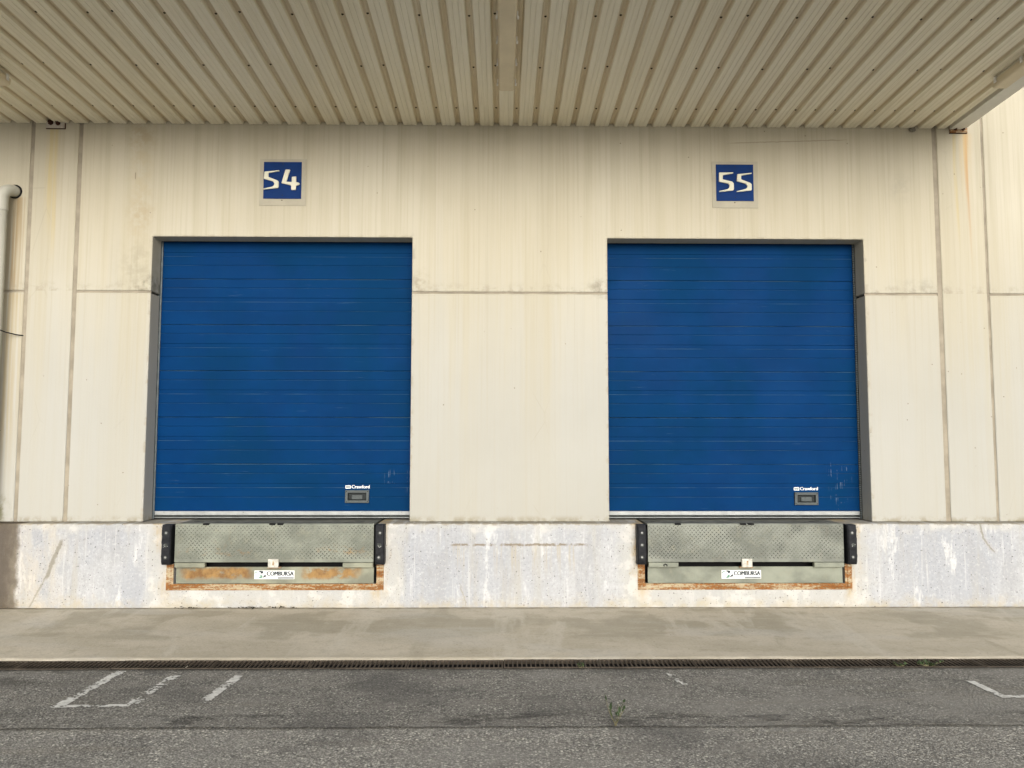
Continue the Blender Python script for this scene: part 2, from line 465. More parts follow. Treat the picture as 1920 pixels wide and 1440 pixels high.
def soffit_material():
    m = Mat('cream_coated_soffit_steel', 0.5, 0, 0.4)
    o = m.xyz(); x, y = o[0], o[1]
    a = m.noise((0.8, 0.35, 1), 4, 0.55)
    st = m.noise((30, 0.7, 6), 4, 0.65)
    s2 = m.noise((90, 1.0, 9), 3, 0.6)
    c = m.mix(m.ss(a, 0.35, 0.65), (0.79, 0.735, 0.575), (0.82, 0.78, 0.645))
    c = m.mix(m.mul(m.ss(st, 0.48, 0.72), 0.35), c, (0.60, 0.54, 0.39))
    c = m.mix(m.mul(m.ss(s2, 0.55, 0.75), 0.30), c, (0.55, 0.50, 0.38))
    # inner flats of the troughs coloured browner and darker
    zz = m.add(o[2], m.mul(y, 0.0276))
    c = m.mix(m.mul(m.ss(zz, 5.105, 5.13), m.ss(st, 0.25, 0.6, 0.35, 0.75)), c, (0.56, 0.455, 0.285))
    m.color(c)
    m.bump(m.noise((14, 1.2, 14), 3, 0.55), 0.004, 0.35)
    return m.m

def leveller_material(name, rustk, bands, base=(0.195, 0.207, 0.168)):
    m = Mat(name, 0.6, 0.1, 0.4)
    o = m.xyz(); x, z = o[0], o[2]
    a = m.noise((3.0, 2, 4), 5, 0.6)
    b = m.noise((12, 6, 9), 5, 0.65, off=(2, 2, 2))
    c = m.mix(m.ss(a, 0.35, 0.68), tuple(q * 0.72 for q in base), tuple(q * 1.2 for q in base))
    c = m.mix(m.mul(m.ss(b, 0.52, 0.72), 0.4), c, (0.25, 0.245, 0.175))
    c = m.mix(m.mul(m.ss(m.noise((20, 4, 1.2), 4, 0.6), 0.55, 0.72), 0.35), c, (0.17, 0.185, 0.15))
    fw = m.mul(m.sub(m.noise(8, 4, 0.65), 0.5), 0.10)
    zf, xf = m.add(z, fw), m.add(x, m.mul(fw, 2))
    for (x0, x1, z0, z1, k, th) in bands:
        mk = m.mul(m.band(xf, x0, x1, 0.08), m.band(zf, z0, z1, 0.022))
        mk = m.mul(mk, m.ss(m.noise((9, 5, 14), 5, 0.7, off=(x0, 0, 0)), th, th + 0.16))
        rc = m.mix(m.ss(b, 0.35, 0.65), (0.17, 0.08, 0.02), (0.30, 0.17, 0.05))
        c = m.mix(m.mul(mk, k), c, rc)
    if rustk:
        c = m.mix(m.mul(m.ss(m.noise((6, 5, 6), 6, 0.7, off=(5, 0, 5)), 0.56, 0.66), rustk), c, (0.24, 0.115, 0.035))
    m.color(c)
    m.bump(b, 0.003, 0.5)
    return m.m

def rust_material():
    m = Mat('rusty_painted_angle', 0.85, 0, 0.3)
    a = m.noise((2.6, 7, 16), 5, 0.72)
    b = m.noise((38, 24, 70), 4, 0.75, off=(1, 2, 3))
    rc = m.mix(m.ss(b, 0.35, 0.65), (0.13, 0.05, 0.015), (0.28, 0.115, 0.028))
    pc = m.mix(m.ss(b, 0.35, 0.65), (0.40, 0.32, 0.185), (0.47, 0.425, 0.32))
    c = m.mix(m.ss(m.add(a, m.mul(m.sub(b, 0.5), 0.9)), 0.36, 0.56), pc, rc)
    m.color(c)
    m.bump(b, 0.005, 0.7)
    return m.m

MATS = {
    'wall': wall_material(), 'dock': dock_material(), 'apron': apron_material(),
    'asphalt': asphalt_material('worn_asphalt', 2.9), 'asphalt2': asphalt_material('patched_asphalt_strip', 2.2),
    'door': door_material(), 'soffit': soffit_material(),
    'lip1': leveller_material('tread_steel_rust_flecked', 0.12, [(-3.15, -2.5, .60, .66, .55, .50), (-1.8, -1.35, .63, .68, .7, .46)]),
    'lip2': leveller_material('tread_steel_grey', 0.05, [(1.45, 1.6, .6, .9, .2, .55)], (0.185, 0.195, 0.165)),
    'low1': leveller_material('front_plate_rusted', 0.10, [(-3.2, -2.5, .365, .47, .95, .30), (-2.0, -1.45, .365, .468, .95, .33)], (0.225, 0.23, 0.17)),
    'low2': leveller_material('front_plate_olive', 0.03, [], (0.205, 0.217, 0.17)),
    'rust': rust_material(),
    'tread': simple('dirty_tread_bars', (0.20, 0.21, 0.165), 0.6, 0.1, 0.75, 4.5, 0, (0.022, 0.022, 0.018)),
    'sealant': simple('joint_sealant', (0.335, 0.295, 0.225), 0.8, 0, 0.3, 5),
    'alu': simple('bottom_rail_aluminium', (0.37, 0.385, 0.38), 0.5, 0.2, 0.22, 9),
    'rubber': simple('black_rubber', (0.014, 0.015, 0.018), 0.55, 0, 0.4, 14, 0.004),
    'gasket': simple('dusty_gasket', (0.055, 0.06, 0.055), 0.75, 0, 0.5, 12),
    'track': simple('galvanised_track', (0.16, 0.185, 0.19), 0.5, 0.4, 0.3, 9),
    'bolt': simple('worn_bolt_steel', (0.33, 0.33, 0.32), 0.5, 0.5, 0.4, 40),
    'rustbolt': simple('rusted_bolt', (0.075, 0.030, 0.018), 0.85, 0, 0.5, 40, 0.003),
    'plate': simple('painted_anchor_plate', (0.52, 0.47, 0.40), 0.7, 0, 0.3, 18),
    'signblue': simple('sign_blue_enamel', (0.0, 0.026, 0.13), 0.7, 0, 0.15, 5),
    'signback': simple('faded_backing_board', (0.41, 0.38, 0.295), 0.75, 0, 0.12, 6),
    'digit': simple('cream_digit', (0.70, 0.68, 0.54), 0.5, 0, 0.06, 8),
    'white': simple('white_print', (0.78, 0.79, 0.78), 0.5, 0, 0.06, 20),
    'greyprint': simple('grey_print', (0.22, 0.235, 0.235), 0.55, 0, 0.2, 30),
    'darkprint': simple('charcoal_print', (0.035, 0.045, 0.05), 0.5, 0, 0.2, 20),
    'greenprint': simple('green_print', (0.14, 0.27, 0.20), 0.5, 0, 0.2, 20),
    'handle': simple('grey_handle_plastic', (0.085, 0.097, 0.097), 0.5, 0, 0.25, 20),
    'handledark': simple('handle_recess', (0.02, 0.024, 0.024), 0.6, 0, 0.25, 20),
    'light': simple('yellowed_diffuser', (0.74, 0.65, 0.47), 0.45, 0, 0.12, 3),
    'lighthouse': simple('cream_light_housing', (0.70, 0.66, 0.55), 0.5, 0, 0.1, 4),
    'clip': simple('steel_clip', (0.85, 0.84, 0.80), 0.35, 0.0, 0.2, 30),
    'screw': simple('brown_screw_head', (0.085, 0.065, 0.035), 0.6, 0.2, 0.4, 60),
    'trim': simple('pale_grey_trim', (0.74, 0.73, 0.67), 0.5, 0, 0.1, 3),
    'pvc': simple('aged_pvc', (0.45, 0.445, 0.385), 0.5, 0, 0.05, 3),
    'black': simple('shade_black', (0.008, 0.008, 0.008), 0.9, 0, 0.2, 5),  # near-black that paints the shade inside gaps, slots, drain and pit
    'grate': simple('weathered_cast_iron', (0.10, 0.08, 0.06), 0.75, 0.1, 0.5, 6, 0.004),
    'conc': simple('bare_concrete', (0.36, 0.335, 0.275), 0.9, 0, 0.3, 8, 0.006),
    'deck': simple('worn_deck_steel', (0.20, 0.20, 0.165), 0.6, 0.2, 0.45, 7, 0.003),
    'paint': simple('worn_road_paint', (0.80, 0.80, 0.77), 0.8, 0, 0.3, 22, 0.006),
    'leaf': simple('weed_green', (0.052, 0.085, 0.032), 0.6, 0, 0.5, 18),
    'straw': simple('dry_stem', (0.22, 0.20, 0.11), 0.8, 0, 0.4, 18),
    'litter': simple('dark_leaf_litter', (0.055, 0.045, 0.03), 0.9, 0, 0.6, 30),
    'mud': simple('dried_mud', (0.27, 0.25, 0.20), 0.95, 0, 0.4, 40, 0.006),
    'latch': simple('chipped_white_latch', (0.62, 0.60, 0.53), 0.6, 0, 0.35, 30, 0.002),
    'unseen_roof': simple('roof_membrane', (0.25, 0.25, 0.24), 0.9, 0, 0.2, 2),
}

# ------------------------------------------------------------------ mesh helpers
def box(bm, x0, x1, y0, y1, z0, z1):
    v = [bm.verts.new((x, y, z)) for z in (z0, z1) for y in (y0, y1) for x in (x0, x1)]
    for f in ((0, 2, 3, 1), (4, 5, 7, 6), (0, 1, 5, 4), (2, 6, 7, 3), (0, 4, 6, 2), (1, 3, 7, 5)):
        bm.faces.new([v[i] for i in f])

def prism_xz(bm, pts, y0, y1):
    """closed outline in the xz plane (any winding), from front y0 to back y1"""
    a = [bm.verts.new((p[0], y0, p[1])) for p in pts]
    b = [bm.verts.new((p[0], y1, p[1])) for p in pts]
    n = len(pts)
    bm.faces.new(a)
    bm.faces.new(b[::-1])
    for i in range(n):
        bm.faces.new((a[i], b[i], b[(i + 1) % n], a[(i + 1) % n]))

def tube(bm, pts, r, n=16, cap=True):
    rings = []
    for i, p in enumerate(pts):
        p = Vector(p)
        d = (Vector(pts[min(i + 1, len(pts) - 1)]) - Vector(pts[max(i - 1, 0)])).normalized()
        ref = Vector((1, 0, 0)) if abs(d.x) < 0.9 else Vector((0, 0, 1))
        s = d.cross(ref).normalized(); t = d.cross(s)
        rr = r[i] if isinstance(r, (list, tuple)) else r
        rings.append([bm.verts.new(p + rr * (math.cos(2 * math.pi * k / n) * s + math.sin(2 * math.pi * k / n) * t)) for k in range(n)])
    for i in range(len(rings) - 1):
        for k in range(n):
            bm.faces.new((rings[i][k], rings[i][(k + 1) % n], rings[i + 1][(k + 1) % n], rings[i + 1][k]))
    if cap:
        bm.faces.new(rings[0][::-1]); bm.faces.new(rings[-1])

def mesh_of(name, bm):
    bmesh.ops.recalc_face_normals(bm, faces=bm.faces)
    me = bpy.data.meshes.new(name)
    bm.to_mesh(me); bm.free()
    return me

def link(name, me, mat=None, parent=None, bevel=0.0, smooth=False, seg=2):
    o = bpy.data.objects.new(name, me)
    COL.objects.link(o)
    if mat is not None and not me.materials:
        me.materials.append(MATS[mat])
    if parent:
        o.parent = parent
    if bevel:
        b = o.modifiers.new('bevel', 'BEVEL'); b.width = bevel; b.segments = seg; b.limit_method = 'ANGLE'
        b.angle_limit = math.radians(40)
    if smooth:
        me.polygons.foreach_set('use_smooth', [True] * len(me.polygons))
    return o

def obj(name, bm, mat, parent=None, bevel=0.0, smooth=False, seg=2):
    return link(name, mesh_of(name, bm), mat, parent, bevel, smooth, seg)

def boxobj(name, b, mat, parent=None, bevel=0.0):
    bm = bmesh.new(); box(bm, *b)
    return obj(name, bm, mat, parent, bevel)

def empty(name, loc, label, cat, group=None):
    o = bpy.data.objects.new(name, None)
    COL.objects.link(o)
    o.location = loc
    o.empty_display_size = 0.1
    tag(o, label, cat, group)
    return o

def tag(o, label, cat, group=None):
    o['label'] = label; o['category'] = cat
    if group: o['group'] = group
    return o

def struct(o):
    o['kind'] = 'structure'
    return o

def kids_at(root):
    """children are modelled in world coordinates: keep them there under an Empty placed at the thing's base"""
    for c in root.children:
        c.matrix_parent_inverse = Matrix.Translation(root.location).inverted()

def text_mesh(body, size, bold=0.0, extrude=0.0012, fit_w=None, heavy=0.0):
    cu = bpy.data.curves.new('lettering', 'FONT')
    cu.body = body; cu.size = size; cu.extrude = extrude; cu.offset = bold
    cu.resolution_u = 3
    t = bpy.data.objects.new('lettering_curve', cu)
    COL.objects.link(t)
    dg = bpy.context.evaluated_depsgraph_get()
    me = bpy.data.meshes.new_from_object(t.evaluated_get(dg))
    bpy.data.objects.remove(t, do_unlink=True)
    if heavy:                   # a heavier weight: three impressions side by side, each a hair prouder
        bm = bmesh.new()
        for i, dx in enumerate((-heavy, 0.0, heavy)):
            n0 = len(bm.verts)
            bm.from_mesh(me)
            bm.verts.ensure_lookup_table()
            for v in bm.verts[n0:]:
                v.co.x += dx; v.co.z += 0.00018 * i
        bm.to_mesh(me); bm.free()
    xs = [v.co.x for v in me.vertices]
    x0, x1 = min(xs), max(xs)
    k = (fit_w / (x1 - x0)) if fit_w else 1.0
    for v in me.vertices:       # stand the text up in the xz plane, facing -y
        x, y, z = v.co
        v.co = ((x - x0) * k, -z, y)
    return me

# ------------------------------------------------------------------ ground
def ground_z(y):
    if y > -0.15: return 0.075
    if y > -1.74: return 0.075 * (y + 1.74) / 1.59
    if y > -1.955: return 0.0
    if y > -8.0: return 0.0262 * (-1.955 - y)
    return 0.0262 * 6.045

def arange(a, b, s):
    n = max(1, int(round((b - a) / s)))
    return [a + (b - a) * i / n for i in range(n + 1)]

def sheet(name, xs, ys, zf, mat, skirt=0.0):
    verts, faces = [], []
    for j, y in enumerate(ys):
        for x in xs:
            verts.append(zf(x, y, j == 0, j == len(ys) - 1))
    nx = len(xs)
    for j in range(len(ys) - 1):
        for i in range(nx - 1):
            a = j * nx + i
            faces.append((a, a + 1, a + nx + 1, a + nx))
    for row, flip in ((0, False), (len(ys) - 1, True)):
        if skirt:
            base = len(verts)
            for i in range(nx):
                v = verts[row * nx + i]
                verts.append((v[0], v[1], v[2] - skirt))
            for i in range(nx - 1):
                q = (row * nx + i, base + i, base + i + 1, row * nx + i + 1)
                faces.append(q if not flip else q[::-1])
    me = bpy.data.meshes.new(name)
    me.from_pydata(verts, [], faces)
    me.polygons.foreach_set('use_smooth', [True] * len(me.polygons))
    me.update()
    return struct(link(name, me, mat))

def nz(x, y, s, seed=0.0):
    return mnoise.noise(Vector((x * s, y * s, seed)))

XS = [-40, -25, -15, -10, -7] + arange(-6, 6, 0.05) + [7, 10, 15, 25, 40]
XS = sorted(set(XS))
yard = sheet('asphalt_yard', XS, [-60, -40, -25, -15, -10, -8, -6.5, -5.5, -5] + arange(-4.5, -3.29, 0.05),
      lambda x, y, a, b: (x, y + (0.018 * nz(x, 3, 3.1) + 0.010 * nz(x, 5, 13) if b else 0),
                          ground_z(y) + 0.006 + 0.004 * nz(x, y, 1.3, 2) + 0.0012 * nz(x, y, 7, 4)), 'asphalt', 0.06)
strip = sheet('asphalt_strip', XS, arange(-3.278, -1.957, 0.05),
      lambda x, y, a, b: (x, y + (0.012 * nz(x, 9, 4.0) + 0.010 * nz(x, 7, 15) if a else 0),
                          ground_z(y) - 0.004 + 0.004 * nz(x, y, 1.3, 2) + 0.0012 * nz(x, y, 7, 4)), 'asphalt2', 0.06)
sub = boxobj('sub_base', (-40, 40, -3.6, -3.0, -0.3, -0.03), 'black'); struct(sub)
apron = sheet('concrete_apron', [-40, -20, -10] + arange(-6.5, 6.5, 0.1) + [10, 20, 40], arange(-1.74, -0.12, 0.09),
      lambda x, y, a, b: (x, y + (0.006 * nz(x, 2, 5) if a else 0), ground_z(y) + 0.003 * nz(x, y, 1.1, 8)), 'apron', 0.12)

# painted bay lines, flaked: small cells of paint kept where the coat has survived
def painted_line(x0, y0, x1, y1, w, keep, seed):
    bm = bmesh.new()
    d = Vector((x1 - x0, y1 - y0)); L = d.length; d /= L
    n = Vector((-d.y, d.x)); c = 0.012
    nu, nv = int(L / c), max(2, int(w / c))
    vd = {}
    def vert(i, j):
        if (i, j) not in vd:
            p = Vector((x0, y0)) + d * (i * L / nu) + n * ((j / nv - 0.5) * w)
            jx, jy = 0.004 * nz(p.x, p.y, 60, seed), 0.004 * nz(p.x, p.y, 60, seed + 9)
            vd[(i, j)] = bm.verts.new((p.x + jx, p.y + jy, ground_z(p.y) + 0.0005 + 0.004 * nz(p.x, p.y, 1.3, 2) + 0.0012 * nz(p.x, p.y, 7, 4)))
        return vd[(i, j)]
    for i in range(nu):
        for j in range(nv):
            px = Vector((x0, y0)) + d * ((i + .5) * L / nu) + n * (((j + .5) / nv - 0.5) * w)
            e = min(j + .5, nv - j - .5) / nv
            v = nz(px.x, px.y, 7, seed) * 0.6 + nz(px.x, px.y, 28, seed + 3) * 0.5 + nz(px.x, px.y, 70, seed + 5) * 0.3 + min(e, 0.25) * 0.8
            if v > keep:
                bm.faces.new((vert(i, j), vert(i + 1, j), vert(i + 1, j + 1), vert(i, j + 1)))
    me = bpy.data.meshes.new('painted_line')
    bm.to_mesh(me); bm.free()
    link('painted_line', me, 'paint', strip)
for a in ((-2.88, -2.02, -2.875, -2.86, 0.080, 0.03, 1.0), (-2.92, -2.875, -2.42, -2.85, 0.05, 0.02, 2.0),
          (-2.42, -2.15, -2.425, -2.82, 0.085, 0.24, 3.0), (-1.945, -2.15, -1.975, -2.80, 0.075, 0.04, 4.0),
          (3.40, -2.34, 3.395, -2.72, 0.06, -0.25, 5.0), (3.37, -2.72, 4.3, -2.69, 0.06, -0.15, 6.0),
          (1.26, -2.10, 1.31, -2.46, 0.055, 0.32, 7.0)):
    painted_line(*a)

# ------------------------------------------------------------------ loading dock (concrete plinth with two leveller pits)
ZD = 0.905                      # dock floor level
DY = -0.15                      # face of the dock wall
D1, D2 = (-3.685, -0.955), (1.108, 3.838)      # door openings
DT = 3.885                      # head of the openings
LV = (-2.275, 2.455)            # leveller centres
PW = 1.015                      # half width of a pit
dock = empty('loading_dock', (0, DY, 0), 'long raised concrete dock with peeling white paint under both blue doors', 'loading dock')
out = [(-16, -0.4), (16, -0.4), (16, ZD)]
for c in reversed(LV):
    out += [(c + PW, ZD), (c + PW, 0.300), (c - PW, 0.300), (c - PW, ZD)]
out += [(-16, ZD)]
bm = bmesh.new(); prism_xz(bm, out, DY, 2.6)
obj('dock_wall', bm, 'dock', dock, 0.010)
boxobj('dock_floor', (-16, 16, 2.6, 12, 0.5, ZD), 'conc', dock)
kids_at(dock)

# ------------------------------------------------------------------ warehouse
ware = empty('warehouse', (0, 0, ZD), 'cream painted precast concrete warehouse wall pierced by the two dock doors', 'building')
ZJ0, ZJ1 = 3.284, 3.306
TOP = 9.0
def panel(pts, name='precast_panel', bev=0.010):
    bm = bmesh.new(); prism_xz(bm, pts, 0.0, 0.215)
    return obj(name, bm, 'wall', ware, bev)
def rect(x0, x1, z0, z1): return [(x0, z0), (x1, z0), (x1, z1), (x0, z1)]
ZB = ZD + 0.004
XA0, XA1, XB0, XB1 = -5.003, -4.966, -4.500, -4.460
XG0, XG1, XH0, XH1 = 4.618, 4.666, 5.146, 5.172
panel(rect(-16, XA0, ZB, ZJ0)); panel(rect(-16, XA0, ZJ1, TOP))
panel(rect(XA1, XB0, ZB, TOP), 'pilaster')
panel([(XB1, ZJ1), (D1[0], ZJ1), (D1[0], DT), (D1[1], DT), (D1[1], ZJ1), (D2[0], ZJ1), (D2[0], DT), (D2[1], DT), (D2[1], ZJ1), (XG0, ZJ1), (XG0, TOP), (XB1, TOP)])
panel(rect(XB1, D1[0], ZB, ZJ0)); panel(rect(D1[1], D2[0], ZB, ZJ0)); panel(rect(D2[1], XG0, ZB, ZJ0))
panel(rect(XG1, XH0, ZB, TOP), 'pilaster')
panel(rect(XH1, 16, ZB, ZJ0)); panel(rect(XH1, 16, ZJ1, TOP))
def sealant(x0, x1, z0, z1, dy=0.010):
    # a hand-tooled bead: recessed, wavering a little along its length
    bm = bmesh.new()
    vert = (z1 - z0) > (x1 - x0)
    L = (z1 - z0) if vert else (x1 - x0)
    n = max(2, int(L / 0.06))
    prev = None
    sd = x0 * 3.1 + z0
    for i in range(n + 1):
        t = i / n
        row = []
        for k, q in ((0, 0.0), (0.5, 0.006), (1, 0.0)):
            yy = dy + q + 0.004 * nz(t * L, sd, 3.0) + 0.002 * nz(t * L, sd + 5, 14)
            x = x0 + (x1 - x0) * (k if vert else t); z = z0 + (z1 - z0) * (t if vert else k)
            row.append(bm.verts.new((x, yy, z)))
        if prev:
            for k in range(2):
                bm.faces.new((prev[k], prev[k + 1], row[k + 1], row[k]))
        prev = row
    obj('joint_sealant', bm, 'sealant', ware, smooth=True)
for a in ((XA0, XA1, ZB, TOP), (XB0, XB1, ZB, TOP), (XG0, XG1, ZB, TOP), (XH0, XH1, ZB, TOP)):
    sealant(*a)
for a, b in ((-16, XA0), (XB1, D1[0]), (D1[1], D2[0]), (D2[1], XG0), (XH1, 16)):
    sealant(a, b, ZJ0, ZJ1)
for n_, b in (('unseen_side_wall', (-16, -15.8, 0.2, 12, ZB, TOP)), ('unseen_side_wall', (15.8, 16, 0.2, 12, ZB, TOP)), ('unseen_rear_wall', (-15.8, 15.8, 11.8, 12, ZB, TOP))):  # unseen shell added to stop sky light leaking in from behind
    boxobj(n_, b, 'wall', ware)
boxobj('unseen_roof', (-16, 16, 0.0, 12, TOP + .003, TOP + 0.3), 'unseen_roof', ware)  # unseen cover closing the shell against light leaks
kids_at(ware)

# ------------------------------------------------------------------ sectional doors
DYF = 0.235                     # door face plane
def door_section_mesh(w):
    """one 0.497 m section: two broad grooves and two fine ones, sides open, with lips at the joint"""
    H = 0.497
    prof = [(0.022, 0.0015), (0.0, 0.0015), (0.0, 0.0)]      # (y recess, z)
    prof = [(0.020, 0.0005), (0.003, 0.001), (0.0, 0.0025)]
    def vgroove(z): return [(0.0, z - 0.004), (0.0045, z - 0.001), (0.0045, z + 0.001), (0.0, z + 0.004)]
    def broad(z0, z1): return [(0.0, z0 - 0.005), (0.0065, z0), (0.0065, z1), (0.0, z1 + 0.003)]
    prof += vgroove(0.148)
    prof += broad(0.248, 0.288)
    prof += vgroove(0.398)
    prof += [(0.0, H - 0.0075), (0.007, H - 0.0015), (0.020, H - 0.0005)]
    bm = bmesh.new()
    n = 24
    rows = []
    for (dy, z) in prof:
        rows.append([bm.verts.new((-w / 2 + w * i / n, DYF + dy, z)) for i in range(n + 1)])
    for a, b in zip(rows, rows[1:]):
        for i in range(n):
            bm.faces.new((a[i], a[i + 1], b[i + 1], b[i]))
    back = [[bm.verts.new((x, DYF + 0.045, z)) for x in (-w / 2, w / 2)] for z in (0.002, H - 0.001)]
    bm.faces.new((back[0][1], back[0][0], back[1][0], back[1][1]))
    me = bpy.data.meshes.new('door_section')
    bm.to_mesh(me); bm.free()
    me.materials.append(MATS['door'])
    return me
DW = 2.70
sec_me = door_section_mesh(DW)
h_me = None
def make_door(x0, x1, label, hx, hz, bulge):
    cx = (x0 + x1) / 2
    d = empty('dock_door', (cx, DYF, ZD), label, 'door', 'blue sectional dock doors')
    z = 0.998
    for k in range(6):
        s = link('door_section', sec_me, None, d)
        s.location = (cx, rnd.uniform(-0.002, 0.002), z + k * 0.497)
        s.rotation_euler = (rnd.uniform(-0.003, 0.003), 0, 0)
    bm = bmesh.new(); box(bm, cx - DW / 2, cx + DW / 2, DYF - 0.004, DYF + 0.045, 0.955, 0.996)
    r = obj('bottom_rail', bm, 'alu', d, 0.004)
    for k in range(7):
        bm = bmesh.new(); tube(bm, [(cx - 1.25 + k * 0.417, DYF - 0.003, 0.985), (cx - 1.25 + k * 0.417, DYF - 0.008, 0.985)], 0.006, 8)
        obj('rivet', bm, 'bolt', r)
    bm = bmesh.new(); box(bm, cx - DW / 2, cx + DW / 2, DYF + 0.006, DYF + 0.045, 0.920, 0.954)
    g = obj('rubber_seal', bm, 'gasket', d, 0.006)
    boxobj('seal_lip', (cx - DW / 2, cx + DW / 2, DYF - 0.004, DYF + 0.01, 0.926, 0.931), 'alu', g)
    for sx in (-1, 1):
        e = cx + sx * DW / 2
        a, b = sorted((e + sx * 0.003, e + sx * 0.06))
        t = boxobj('side_track', (a, b, DYF - 0.006, DYF + 0.05, ZD + 0.012, 4.0), 'track', d, 0.003)
        if bulge and sx == 1:      # brush seal: short bristle tufts
            bm = bmesh.new()
            for q in range(150):
                zz = 0.93 + q * 0.0196
                box(bm, e - 0.006, e + 0.016 + rnd.uniform(-.004, .004), DYF - 0.012, DYF - 0.0065, zz, zz + 0.010)
            o = obj('brush_seal', bm, 'gasket', t); o['kind'] = 'stuff'
    # recessed pull handle
    hb = bmesh.new()
    w, h = 0.252, 0.134
    yf = DYF - 0.024
    def ring(bm_, o_, i_, y0, y1):
        A = [(-o_[0], -o_[1]), (o_[0], -o_[1]), (o_[0], o_[1]), (-o_[0], o_[1])]
        B = [(-i_[0], -i_[1]), (i_[0], -i_[1]), (i_[0], i_[1]), (-i_[0], i_[1])]
        va = [bm_.verts.new((hx + p[0], y0, hz + p[1])) for p in A]
        vb = [bm_.verts.new((hx + p[0], y1, hz + p[1])) for p in B]
        for i in range(4):
            bm_.faces.new((va[i], va[(i + 1) % 4], vb[(i + 1) % 4], vb[i]))
    ring(hb, (w / 2, h / 2), (w / 2, h / 2), DYF + 0.004, yf + 0.003)
    ring(hb, (w / 2, h / 2), (w / 2 - .004, h / 2 - .004), yf + 0.003, yf)
    ring(hb, (w / 2 - .004, h / 2 - .004), (0.098, 0.040), yf, yf)
    hd = obj('pull_handle', hb, 'handle', d)
    hb = bmesh.new()
    ring(hb, (0.098, 0.040), (0.088, 0.032), yf, yf + 0.020)
    A = [(-0.088, -0.032), (0.088, -0.032), (0.088, 0.032), (-0.088, 0.032)]
    hb.faces.new([hb.verts.new((hx + p[0], yf + 0.020, hz + p[1])) for p in A])
    obj('handle_recess', hb, 'handledark', hd)
    bm = bmesh.new(); box(bm, hx - 0.056, hx + 0.056, yf + 0.006, yf + 0.019, hz - 0.031, hz + 0.016)
    obj('grip', bm, 'handle', hd, 0.004)
    for sx in (-1, 1):
        for sz in (-1, 1):
            bm = bmesh.new(); p = (hx + sx * 0.112, 0, hz + sz * 0.053)
            tube(bm, [(p[0], yf, p[2]), (p[0], yf - 0.002, p[2])], 0.005, 8)
            obj('screw', bm, 'handledark', hd)
    # maker's mark above the handle
    lm = text_mesh('Crawford', 0.05, 0.0, 0.0005, 0.192, 0.0016)
    lz = 1.236 if hx < 0 else 1.218
    t = link('lettering', lm, 'white', d)
    t.location = (hx - 0.062, DYF - 0.0025, lz)
    bm = bmesh.new()
    X0, X1, Z0, Z1 = hx - 0.128, hx - 0.070, lz - 0.002, lz + 0.031
    for b in ((X0, X1, Z1 - .008, Z1), (X0, X1, Z0, Z0 + .008), (X0, X0 + .006, Z0 + .008, Z1 - .008), (X1 - .006, X1, Z0 + .008, Z1 - .008)):
        box(bm, b[0], b[1], DYF - 0.003, DYF - 0.001, b[2], b[3])
    obj('emblem_frame', bm, 'white', d)
    boxobj('emblem_fill', (X0 + .006, X1 - .006, DYF - 0.0025, DYF - 0.001, Z0 + .008, Z1 - .008), 'greyprint', d)
    kids_at(d)
    return d
make_door(*D1, 'left blue sectional dock door below the number 54 sign', -1.537, 1.151, False)
make_door(*D2, 'right blue sectional dock door below the number 55 sign', 3.245, 1.130, True)

# ------------------------------------------------------------------ dock levellers
def tread_mesh(w, h, seed):
    bm = bmesh.new()
    r = random.Random(seed)
    nx, nzr = int(w / 0.041), int(h / 0.0208)
    for i in range(nx):
        for j in range(nzr):
            s = 1 if j % 2 else -1
            cx, cz = (i + (.28 if j % 2 else .78)) * w / nx - w / 2, (j + .5) * h / nzr
            a = s * math.radians(45)
            ux, uz = math.cos(a), math.sin(a)
            L, Wd, T = 0.0140, 0.0046, 0.0050
            if r.random() < 0.06: T *= 0.4
            a0 = bm.verts.new((cx - ux * L, 0, cz - uz * L)); a1 = bm.verts.new((cx + ux * L, 0, cz + uz * L))
            b0 = bm.verts.new((cx - uz * Wd, 0, cz + ux * Wd)); b1 = bm.verts.new((cx + uz * Wd, 0, cz - ux * Wd))
            t0 = bm.verts.new((cx - ux * L * .5, -T, cz - uz * L * .5)); t1 = bm.verts.new((cx + ux * L * .5, -T, cz + uz * L * .5))
            for f in ((a0, b0, t0), (b0, t1, t0), (b0, a1, t1), (a1, b1, t1), (b1, t0, t1), (b1, a0, t0)):
                bm.faces.new(f)
    return mesh_of('tread_pattern', bm)

